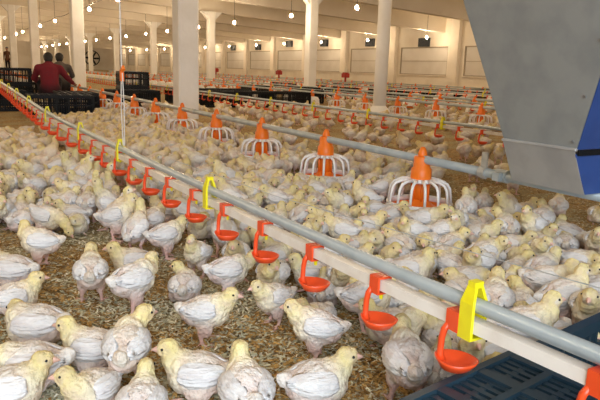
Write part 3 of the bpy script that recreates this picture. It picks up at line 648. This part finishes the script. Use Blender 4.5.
# ---- birds one can pick out in the foreground: (x, y) on the floor in the photo, facing (dx, dy) there, pose, variant, scale, label
HERO = [
 (316, 407, 60, -6, 'sit', 0, 1.12, 'white chicken sitting at the bottom edge, facing right, below the standing one'),
 (246, 416, -14, -34, 'sit', 0, 1.15, 'white chicken seen from behind at the bottom edge, yellow nape toward camera'),
 (198, 398, -40, -2, 'sit', 0, 1.12, 'white chicken facing left at bottom centre, left of the yellow-naped one'),
 (206, 344, 50, 2, 'stand', 0, 1.02, 'standing white chicken facing right, at centre of the open litter'),
 (316, 361, -46, -4, 'stand', 0, 1.02, 'standing white chicken facing left, feet wide on bare litter below the red cups'),
 (274, 326, -36, 10, 'stand', 0, .95, 'white chicken just left of and behind the left-facing standing one below the cups'),
 (322, 308, 6, -26, 'sit', 0, .95, 'round white chicken seen from behind under the fourth red cup'),
 (128, 388, 14, -40, 'stand', 2, 1.12, 'tall white chicken seen from behind, head turned right, in lower left'),
 (94, 371, -44, -4, 'sit', 0, 1.10, 'sitting chicken facing left with pinkish bare side, left of the tall one'),
 (38, 347, -44, -4, 'rest', 1, 1.22, 'big white chicken with head tucked, lying near left edge'),
 (32, 391, -46, 2, 'rest', 0, 1.22, 'big white chicken lying with grey-pink feathers, bottom left'),
 (14, 411, 44, -6, 'sit', 0, 1.05, 'yellow-headed chicken facing right at the very bottom left'),
 (94, 412, -22, 14, 'sit', 2, .98, 'white chicken at the bottom edge with head turned to the camera'),
 (142, 428, 10, -34, 'sit', 0, 1.0, 'chicken of which only the yellow crown shows at the bottom edge'),
 (16, 316, 44, -6, 'sit', 0, 1.05, 'chicken sitting at left edge facing right, above the tucked one'),
 (92, 303, 4, -36, 'stand', 0, 1.10, 'white chicken seen squarely from behind with a tail tuft, left of centre'),
 (134, 313, 44, -16, 'walk', 1, 1.14, 'large white chicken stepping away to the right, above the tall one'),
 (185, 303, 10, -30, 'sit', 1, 1.0, 'chicken seen from behind between two bigger white ones, below the cups'),
 (228, 299, 46, -6, 'walk', 0, 1.05, 'white chicken facing right beneath the third red cup'),
 (133, 277, -44, 4, 'sit', 0, 1.08, 'white chicken facing left with a broad wing, above the rear-view one'),
 (166, 259, 44, -6, 'stand', 0, 1.05, 'white chicken facing right, legs spread, left of the cups'),
 (152, 243, 40, -20, 'walk', 0, 1.08, 'chicken stretching its neck right toward a red cup'),
 (198, 277, -26, 12, 'alert', 0, .95, 'pale chicken facing left, neck raised, beneath the cups'),
 (131, 224, 12, -26, 'drink', 0, 1.05, 'chicken from behind, reaching up under the cups, wing to the left'),
 (111, 214, 8, -24, 'drink', 1, 1.0, 'chicken upright from behind, second from the yellow hanger over the rope'),
 (42, 268, -44, 0, 'stand', 2, 1.08, 'white chicken facing left with yellow head low, left of the bare patch'),
 (48, 240, 42, 4, 'peck', 0, 1.08, 'white chicken bending its head to the litter, facing right'),
 (74, 227, -40, 0, 'sit', 0, 1.05, 'chicken sitting facing left behind the pecking one'),
 (22, 226, 4, -24, 'sit', 0, 1.08, 'white chicken seen from behind near the left edge'),
 (14, 289, -40, -4, 'sit', 0, 1.18, 'large white chicken facing left, cut by left edge'),
 (56, 213, 36, -4, 'sit', 0, 1.0, 'white chicken facing right behind the one seen from the rear at left'),
 (88, 223, 18, -24, 'stand', 0, 1.02, 'chicken walking away with one pink leg showing, left of the cups'),
 (388, 346, -42, -4, 'sit', 0, 1.08, 'brownish-headed chicken directly under the nearest free red cup'),
 (404, 404, -14, -36, 'stand', 0, 1.15, 'white chicken seen from behind beside the navy crate'),
 (436, 392, 12, -30, 'sit', 0, 1.0, 'white chicken half hidden by the navy crate'),
 (312, 290, -38, 0, 'sit', 0, 1.05, 'chicken facing left behind the third red cup from the yellow hanger'),
 (224, 259, -18, -22, 'drink', 1, 1.05, 'brown-necked chicken stretching up beside the yellow hanger'),
 (272, 284, 34, -6, 'stand', 0, 1.0, 'chicken facing right below the second red cup right of the hanger'),
 (458, 350, 30, 8, 'sit', 0, 1.0, 'chicken looking out between the navy crate and the yellow hanger'),
 (432, 318, -30, 6, 'rest', 0, 1.0, 'chicken crouching under the pipe left of the front yellow hanger'),
 (522, 222, 36, -2, 'sit', 0, 1.05, 'pinkish chicken squatting on bare litter below the hopper'),
 (556, 224, 4, -22, 'stand', 0, 1.02, 'white chicken from behind on bare litter right of the squatting one'),
 (507, 212, 20, -14, 'sit', 1, .95, 'chicken behind the squatting pinkish one'),
 (470, 215, -14, 18, 'alert', 0, 1.0, 'white chicken facing camera just right of the nearest feeder'),
 (482, 220, 4, -24, 'stand', 0, 1.0, 'white chicken with its back turned, between the nearest feeder and the hopper'),
 (498, 164, 4, 14, 'alert', 0, .98, 'chicken standing behind the pipe bracket left of the hopper'),
 (597, 224, 10, 10, 'sit', 0, 1.0, 'chicken cut by the right edge on the bare litter'),
 (473, 182, 10, 8, 'stand', 0, .95, 'chicken half hidden by the feed pipe left of the bracket'),
 (512, 195, 10, -14, 'stand', 0, .95, 'chicken peeking under the lower edge of the hopper'),
 (398, 180, 20, 4, 'sit', 1, 1.0, 'pinkish chicken behind the nearest feeder'),
 (540, 348, -30, 2, 'sit', 2, 1.05, 'yellow chicken beside the crate rim under the grey pipe'),
]
placed = []      # x, y, heading, scale, sitting
def capsule_ok(x, y, h, sc, margin):
    ax = np.array([x, y]); d = np.array([math.cos(h), math.sin(h)])
    pa = [ax+d*t*sc for t in (-.042, 0., .05)]
    for (bx, by, bh, bs) in placed:
        if abs(bx-x) > .3 or abs(by-y) > .3: continue
        e = np.array([math.cos(bh), math.sin(bh)])
        for t in (-.042, 0., .05):
            q = np.array([bx, by])+e*t*bs
            for p_ in pa:
                if (p_[0]-q[0])**2+(p_[1]-q[1])**2 < margin*margin: return False
    return True
todo = []
for (x, y, dx, dy, pose, var, sc, lab) in HERO:
    p0 = onz(x, y, .0); p1 = onz(x+dx, y+dy, .0); h = math.atan2(p1.y-p0.y, p1.x-p0.x)
    placed.append((p0.x, p0.y, h, sc)); todo.append((p0.x, p0.y, h, pose, var, sc, lab, 'chickens in the foreground', True))
OBST = [(1.70, 11.9, .45), (1.74, 12.95, .45), (3.12, 8.88, .3), (6.62, 8.72, .3)]+[(2.26, 2.558+k, .285 if k < 3 else .26) for k in range(30)]+[(7.02, 3.70+k, .25) for k in range(20)]
CRB = [(cc.x, cc.y, rz, CL/2+.03, CW/2+.03)]+[(o.location.x, o.location.y, o.rotation_euler.z, .47, .32) for o in COL.objects if o.name.startswith('poultry_crate') and o.location.y > 5]
def blocked(x, y):
    for k, rr in ((0, .36), (1, .36), (2, .34), (3, .32)):
        dx, dy = x-2.26, y-2.558-k
        if dx*dx+dy*dy < rr*rr and (dx*.7+dy*.7) < .1: return True
    for ox, oy, r in OBST:
        if (x-ox)**2+(y-oy)**2 < (r)**2: return True
    for cx, cy, a, hx, hy in CRB:
        dx, dy = x-cx, y-cy; lx = dx*math.cos(a)+dy*math.sin(a); ly = -dx*math.sin(a)+dy*math.cos(a)
        if abs(lx) < hx+.05 and abs(ly) < hy+.05: return True
    return False
def pix(x, y, z=.06):
    d = Vector((x, y, z))-CAM; w = d.dot(FW)
    return (300+FPX*d.dot(RT)/w, 200-FPX*d.dot(UP)/w, FPX/w) if w > .1 else (-999, -999, 0)
def scatter(n, xr, yr, margin, poses, label, group, test=None, face=None, tries=26):
    cnt = 0
    for _ in range(n*tries):
        if cnt >= n: break
        x = random.uniform(*xr); y = random.uniform(*yr)
        u, v, s = pix(x, y)
        if not (-25 < u < 625 and 60 < v < 425): continue
        if blocked(x, y) or (test and not test(x, y, u, v)): continue
        h = random.uniform(-math.pi, math.pi) if face is None or random.random() < .25 else face(x, y)+random.gauss(0, .5)
        sc = random.uniform(.98, 1.17)
        if not capsule_ok(x, y, h, sc, margin): continue
        pose = random.choices(list(poses), weights=list(poses.values()))[0]
        placed.append((x, y, h, sc)); todo.append((x, y, h, pose, random.randrange(3), sc, label, group, False)); cnt += 1
CROWD = dict(sit=5, rest=3, loll=3, stand=2, alert=1)
# drinkers: birds lined up on both sides of the near line, heads raised to the cups
scatter(40, (.60, .70), (2.3, 4.6), .066, dict(drink=4, alert=2, stand=2), 'chicken with raised neck drinking at the near drinker line', 'chickens at the near drinker line', face=lambda x, y: 0.)
scatter(30, (.86, .98), (1.0, 7.0), .072, dict(alert=1, sit=3, stand=2), 'chicken packed close behind the near drinker line', 'chickens just behind the near drinker line', face=lambda x, y: math.pi)
# left field, beyond the front birds
scatter(240, (-.1, .66), (2.55, 6.6), .062, dict(sit=4, stand=3, rest=2, loll=1, walk=1, peck=1), 'chicken in the dense flock on the left, behind the front birds', 'flock left of the near drinker line', test=lambda x, y, u, v: v < 222 and not (v < 131 and u < 52) and not (95 < u < 118 and v > 218))
# crowd between near drinker line and near feeder line
scatter(330, (1.0, 2.62), (.7, 3.6), .058, CROWD, 'chicken in the thick crowd between near drinker line and near feeders', 'crowd in front of the near feeders', test=lambda x, y, u, v: v > (208 if u > 470 else 0) and (x < 2.45 or u < 420))
scatter(300, (1.0, 2.62), (3.6, 8.6), .062, CROWD, 'chicken in the farther crowd around the near feeders, left of centre', 'farther crowd around the near feeders')
scatter(26, (2.62, 3.6), (3.0, 8.0), .09, dict(sit=3, stand=3, walk=1), 'chicken on the open litter behind the near feeder line', 'chickens on the open litter')
scatter(10, (2.7, 3.6), (2.0, 3.6), .1, dict(sit=3, stand=3), 'chicken on the open litter behind the near feeder line', 'chickens on the open litter', test=lambda x, y, u, v: u < 440)
# second drinker line
scatter(46, (3.55, 4.45), (2.8, 9.5), .085, dict(stand=4, drink=2, walk=2, sit=2, peck=1), 'chicken gathered under the second drinker line', 'chickens at the second drinker line')
scatter(110, (4.6, 7.4), (3.2, 10.6), .085, CROWD, 'chicken in the distant flock around the second feeder line', 'flock at the second feeder line', test=lambda x, y, u, v: x > 5.6 or random.random() < .35)
scatter(120, (7.4, 12.5), (5.0, 14), .09, CROWD, 'chicken in the far flock toward the windows', 'far flock toward the windows')
scatter(30, (1.4, 3.0), (8.3, 11.5), .09, CROWD, 'chicken near the black crates at left', 'chickens near the crates')
scatter(18, (3.2, 5.6), (8.9, 11.0), .09, dict(sit=2, stand=3), 'chicken in front of the dark crates by the wide white column', 'chickens by the wide column')
extra = []      # the flock goes on past the left edge of the picture
for _ in range(1500):
    if len(extra) >= 85: break
    x, y = random.uniform(-1.3, .3), random.uniform(1.1, 5.6); u, v, sc_ = pix(x, y)
    h = random.uniform(-math.pi, math.pi); sc = random.uniform(.98, 1.15)
    if u > -28*max(1, sc_/200) or x*x+y*y < 1.2 or not capsule_ok(x, y, h, sc, .07): continue
    placed.append((x, y, h, sc)); extra.append((x, y, h, random.choice(('sit', 'stand', 'rest', 'walk')), random.randrange(3), sc, '', '', False))
key = lambda t: -pix(t[0], t[1])[2]
todo.sort(key=key)
ordered = [t for t in todo if t[8]]+[t for t in todo if not t[8]]
single, rest = ordered[:300], ordered[300:]+extra
LM = [('the '+n+' feeder', pix(2.26, 2.558+k, .2)) for k, n in enumerate(('nearest', 'second', 'third', 'fourth', 'fifth', 'sixth', 'seventh', 'eighth'))]
LM += [('the '+n+' red cup', pix(.8, y, .22)) for n, y in zip(('second', 'third', 'fourth', 'fifth', 'sixth', 'seventh', 'eighth', 'ninth', 'tenth', 'eleventh', 'twelfth'), c1[1:])]
LM += [('the '+n+' yellow hanger', pix(.8, y, .36)) for n, y in zip(('front', 'middle', 'rope-side'), (.768, 1.975, 3.16))]
LM += [('the hopper foot', (545, 190, 1)), ('the navy crate', (560, 330, 1)), ('the far right edge', (600, 270, 1)), ('the left edge', (0, 190, 1)), ('the bare patch', (110, 245, 1)), ('the suspension rope', (121, 170, 1))]
WORD = dict(stand='standing', alert='head-up', walk='stepping', peck='pecking', sit='sitting', rest='lying', drink='neck-stretching', loll='squatting')
def describe(x, y, h, pose):
    u, v, s_ = pix(x, y); u2, v2, _ = pix(x+.1*math.cos(h), y+.1*math.sin(h)); du, dv = u2-u, (v2-v)*1.6
    face = ('right' if du > 0 else 'left') if abs(du) > abs(dv) else ('the camera' if dv > 0 else 'away')
    nm, q = min(LM, key=lambda l: (l[1][0]-u)**2+(1.3*(l[1][1]-v))**2); a, c = u-q[0], v-q[1]
    rel = ('right of' if a > 0 else 'left of') if abs(a) > abs(c)*1.3 else ('in front of' if c > 0 else 'behind')
    return 'white %s chicken facing %s, %s %s' % (WORD[pose], face, rel, nm)
byl = {}
for i, t in enumerate(single):
    if not t[8]: byl.setdefault(describe(*t[:4]), []).append(i)
ORD = {2: ['nearer of two', 'farther of two'], 3: ['nearest of three', 'middle of three', 'farthest of three'], 4: ['nearest of four', 'second of four', 'third of four', 'farthest of four']}
for nn, wd in ((5, 'five'), (6, 'six'), (7, 'seven'), (8, 'eight'), (9, 'nine')): ORD[nn] = ['nearest of '+wd]+[o_+' of '+wd for o_ in ('second', 'third', 'fourth', 'fifth', 'sixth', 'seventh', 'eighth')[:nn-2]]+['farthest of '+wd]
for lab, ids in byl.items():
    ids.sort(key=lambda i: -pix(single[i][0], single[i][1])[2])
    for r, i in enumerate(ids):
        t = list(single[i]); t[6] = lab+('' if len(ids) == 1 else ', '+ORD[len(ids)][r] if len(ids) in ORD else ''); single[i] = tuple(t)
for (x, y, h, pose, var, sc, lab, grp, hero) in single:
    put_chick(x, y, h, pose, var, sc, pix(x, y)[2] > 105, lab, grp)
# the rest, too many to keep apart: one object
vs_, fs_, cs_ = [], [], []; off = 0; cache = {}
for (x, y, h, pose, var, sc, lab, grp, hero) in rest:
    me = VAR[pose][var % len(VAR[pose])]['lo']
    if me.name not in cache:
        n = len(me.vertices); co = np.empty(n*3, np.float32); me.vertices.foreach_get('co', co)
        lp = np.empty(len(me.loops), np.int32); me.loops.foreach_get('vertex_index', lp); tt = np.array([p.loop_total for p in me.polygons])
        cl = np.empty(n*4, np.float32); me.attributes['Col'].data.foreach_get('color', cl); cache[me.name] = (co.reshape(-1, 3), lp, tt, cl.reshape(-1, 4))
    co, lp, tt, cl = cache[me.name]; ca, sa = math.cos(h)*sc, math.sin(h)*sc
    vs_.append(np.stack([co[:, 0]*ca-co[:, 1]*sa+x, co[:, 0]*sa+co[:, 1]*ca+y, co[:, 2]*sc+.002], 1)); fs_.append((lp+off, tt)); q_ = random.uniform(.88, 1.02); k_ = random.random(); cs_.append(cl*np.array([q_*1.04, q_*(1.04-.06*k_), q_*(1.04-.18*k_), 1])); off += len(co)
if rest:
    V_ = np.concatenate(vs_); LP = np.concatenate([f[0] for f in fs_]); TT = np.concatenate([f[1] for f in fs_]); C_ = np.concatenate(cs_).astype(np.float32)
    me = bpy.data.meshes.new('distant_flock'); me.vertices.add(len(V_)); me.vertices.foreach_set('co', V_.ravel().astype(np.float32))
    me.loops.add(len(LP)); me.loops.foreach_set('vertex_index', LP.astype(np.int32)); me.polygons.add(len(TT))
    me.polygons.foreach_set('loop_start', (np.cumsum(TT)-TT).astype(np.int32)); me.update(calc_edges=True); me.validate()
    me.polygons.foreach_set('use_smooth', [True]*len(me.polygons))
    a = me.attributes.new('Col', 'FLOAT_COLOR', 'POINT'); a.data.foreach_set('color', C_.ravel())
    tag(link('distant_flock', me, 'feather'), 'mass of far white chickens around the distant feeder and drinker lines', 'chickens', kind='stuff')
print('CHICKENS', len(todo), 'single', len(single))

# ------------------------------------------------------------------ litter flakes
def flakes(n, name, label, pxtest):
    pts = []
    while len(pts) < n:
        u = rng.uniform(-10, 610, 4000); v = rng.uniform(95, 405, 4000)
        for a, c in zip(u, v):
            p = onz(a, c)
            if -1 < p.x < 4 and .3 < p.y < 7 and pxtest(p, a, c): pts.append((p.x, p.y))
    pts = np.array(pts[:n]); ang = rng.uniform(0, 2*np.pi, n); ln = rng.uniform(.004, .011, n); wd = rng.uniform(.0014, .004, n); tl = rng.uniform(-.35, .35, n); z = rng.uniform(.006, .013, n)+np.array([.008*noise.noise(Vector((p[0]*1.7, p[1]*1.7, 0))) for p in pts])
    dx = np.stack([np.cos(ang), np.sin(ang), tl], 1); dy = np.stack([-np.sin(ang), np.cos(ang), rng.uniform(-.4, .4, n)], 1)
    c = np.stack([pts[:, 0], pts[:, 1], z], 1)
    v = np.stack([c-dx*ln[:, None]-dy*wd[:, None], c+dx*ln[:, None]-dy*wd[:, None]*.6, c+dx*ln[:, None]+dy*wd[:, None]*.6, c-dx*ln[:, None]+dy*wd[:, None]], 1).reshape(-1, 3)
    me = bpy.data.meshes.new(name); me.vertices.add(4*n); me.vertices.foreach_set('co', v.ravel().astype(np.float32)); me.loops.add(4*n); me.loops.foreach_set('vertex_index', np.arange(4*n, dtype=np.int32)); me.polygons.add(n); me.polygons.foreach_set('loop_start', (np.arange(n)*4).astype(np.int32)); me.update(calc_edges=True); me.validate()
    pal = np.array([(.66, .60, .40), (.54, .50, .33), (.42, .25, .08), (.24, .12, .035), (.78, .72, .56), (.54, .33, .11), (.40, .40, .28)])
    # patches of paler and darker shavings
    patch = np.array([noise.noise(Vector((p[0]*3.2, p[1]*3.2, 4))) for p in pts])
    idx = np.where(patch+rng.normal(0, .28, n) > 0, rng.choice([0, 1, 4, 6, 0], n), rng.choice([2, 3, 5, 1, 5], n))
    cl = np.ones((n, 4, 4), np.float32); cl[:, :, :3] = (pal[idx]*rng.uniform(.8, 1.15, (n, 1)))[:, None, :]
    a = me.attributes.new('Col', 'FLOAT_COLOR', 'POINT'); a.data.foreach_set('color', cl.ravel())
    tag(link(name, me, 'shaving'), label, 'litter', kind='stuff')
mat('shaving', (.4, .3, .16), .9, attr='Col', spec=.2)
flakes(70000, 'litter_shavings', 'loose pale and brown wood shavings covering the floor', lambda p, a, c: True)

# ------------------------------------------------------------------ people
MAR, BLK, SKN, GRY, BRN = (.20, .022, .035), (.012, .012, .016), (.42, .22, .14), (.13, .11, .10), (.13, .06, .035)
def person(loc, rzdeg, label, prims, hairs, extra=None):
    me = organic(prims, .016, 5, 'person', None, 0, .012); me.materials.append(MATS['cloth'])
    o = link('person', me); o.location = loc; o.rotation_euler = (0, 0, math.radians(rzdeg)); tag(o, label, 'person'); o.scale = (.94, .94, .94)
    h = organic(hairs, .014, 3, 'hair', None, .004); h.materials.append(MATS['hair']); link('hair', h, None, o)
    return o
def limb(pts, rr, c): return ('c', [Vector(p) for p in pts], rr, c)
def hand(w, d, c):      # palm and five short fingers curling along d
    w = Vector(w); d = Vector(d).normalized(); s = d.cross(Vector((0, 0, 1))).normalized(); dn = Vector((0, 0, -1)); out = [limb([w, w+d*.08], (.028, .034), c)]
    for k, l in zip((-1.5, -.5, .5, 1.5), (.06, .075, .07, .055)):
        b0 = w+d*.08+s*k*.019; out.append(limb([b0, b0+d*l*.55+dn*.008, b0+d*l*.85+dn*.035], (.0105, .0095, .0085), c))
    out.append(limb([w+d*.03+s*.03, w+d*.06+s*.06+dn*.01, w+d*.085+s*.065+dn*.02], (.012, .011, .009), c)); return out
# squatting person, faces +y (away from camera), back bent forward
pm = [('e', Vector((0, -.10, .30)), (.19, .17, .17), I3, BLK),
      limb([(0, -.10, .34), (0, -.07, .48), (0, .0, .63), (0, .05, .70)], (.165, .165, .18, .14), MAR),
      limb([(-.16, .0, .70), (0, .02, .72), (.16, .0, .70)], (.078, .09, .078), MAR),
      limb([(0, .07, .74), (0, .11, .81)], (.055, .052), SKN), ('e', Vector((0, .14, .875)), (.076, .095, .108), Matrix.Rotation(-.4, 3, 'X'), SKN),
      ('e', Vector((0, .235, .855)), (.014, .02, .02), I3, SKN), ('e', Vector((-.078, .135, .87)), (.012, .02, .028), I3, SKN), ('e', Vector((.078, .135, .87)), (.012, .02, .028), I3, SKN)]
for s in (-1, 1):
    pm += [limb([(s*.10, -.08, .28), (s*.17, .30, .46)], (.105, .075), BLK), limb([(s*.17, .30, .46), (s*.15, .12, .08)], (.072, .045), BLK), limb([(s*.15, .08, .045), (s*.16, .30, .03)], (.045, .034), BLK)]
pm += [limb([(-.19, .0, .70), (-.27, .14, .50), (-.18, .40, .40)], (.075, .058, .042), MAR)]+hand((-.175, .41, .395), (.2, 1, -.3), SKN)
pm += [limb([(.19, .0, .70), (.32, .10, .53), (.44, .30, .42)], (.075, .058, .042), MAR)]+hand((.445, .31, .415), (.35, 1, -.3), SKN)
hair_b = [('e', Vector((0, .11, .905)), (.088, .10, .095), I3, BLK), ('e', Vector((0, .07, .865)), (.078, .07, .08), I3, BLK)]
person((1.63, 11.9, 0), -6, 'person in a maroon long-sleeved top crouching with back to the camera by crates', pm, hair_b)
# second person, bending, seen from the side, facing right/away
pg = [('e', Vector((0, -.05, .34)), (.17, .17, .17), I3, BLK),
      limb([(0, -.05, .38), (0, .02, .55), (0, .12, .70)], (.15, .155, .15), GRY), limb([(-.15, .10, .72), (0, .12, .74), (.15, .10, .72)], (.07, .085, .07), GRY),
      limb([(0, .16, .77), (0, .20, .84)], (.052, .05), SKN), ('e', Vector((0, .24, .90)), (.074, .095, .105), Matrix.Rotation(-.3, 3, 'X'), SKN), ('e', Vector((0, .34, .885)), (.014, .02, .02), I3, SKN)]
for s in (-1, 1):
    pg += [limb([(s*.10, -.04, .32), (s*.15, .33, .48)], (.10, .072), BLK), limb([(s*.15, .33, .48), (s*.14, .14, .08)], (.07, .045), BLK), limb([(s*.14, .10, .045), (s*.15, .32, .03)], (.044, .034), BLK),
           limb([(s*.18, .10, .72), (s*.25, .24, .54), (s*.14, .46, .46)], (.068, .054, .04), GRY)]+hand((s*.138, .47, .455), (-s*.2, 1, -.3), SKN)
hair_g = [('e', Vector((0, .215, .93)), (.086, .10, .092), I3, BLK), ('e', Vector((0, .17, .90)), (.076, .07, .09), I3, BLK)]
person((1.98, 13.06, 0), -12, 'dark-haired person in grey stooping just beyond the person in maroon', pg, hair_g)
# distant standing person
ps = [('e', Vector((0, 0, .95)), (.17, .12, .15), I3, BRN), limb([(0, 0, .95), (0, 0, 1.15), (0, 0, 1.38)], (.145, .14, .15), BRN), limb([(-.16, 0, 1.40), (0, 0, 1.43), (.16, 0, 1.40)], (.07, .08, .07), BRN),
      limb([(0, 0, 1.47), (0, .01, 1.55)], (.055, .05), SKN), ('e', Vector((0, .02, 1.65)), (.078, .095, .115), I3, SKN), ('e', Vector((0, .115, 1.64)), (.014, .02, .02), I3, SKN)]
for s in (-1, 1):
    ps += [limb([(s*.09, 0, .92), (s*.10, .01, .5), (s*.10, -.02, .09)], (.10, .07, .05), BLK), limb([(s*.10, -.03, .045), (s*.11, .16, .03)], (.045, .035), BLK), limb([(s*.2, 0, 1.40), (s*.25, -.02, 1.12), (s*.23, .10, .9)], (.065, .05, .04), BRN)]+hand((s*.23, .105, .89), (0, .4, -1), SKN)
person((3.72, 45.8, 0), 150, 'distant person in brown standing between columns at the far left', ps, [('e', Vector((0, -.005, 1.70)), (.09, .105, .09), I3, BLK)])
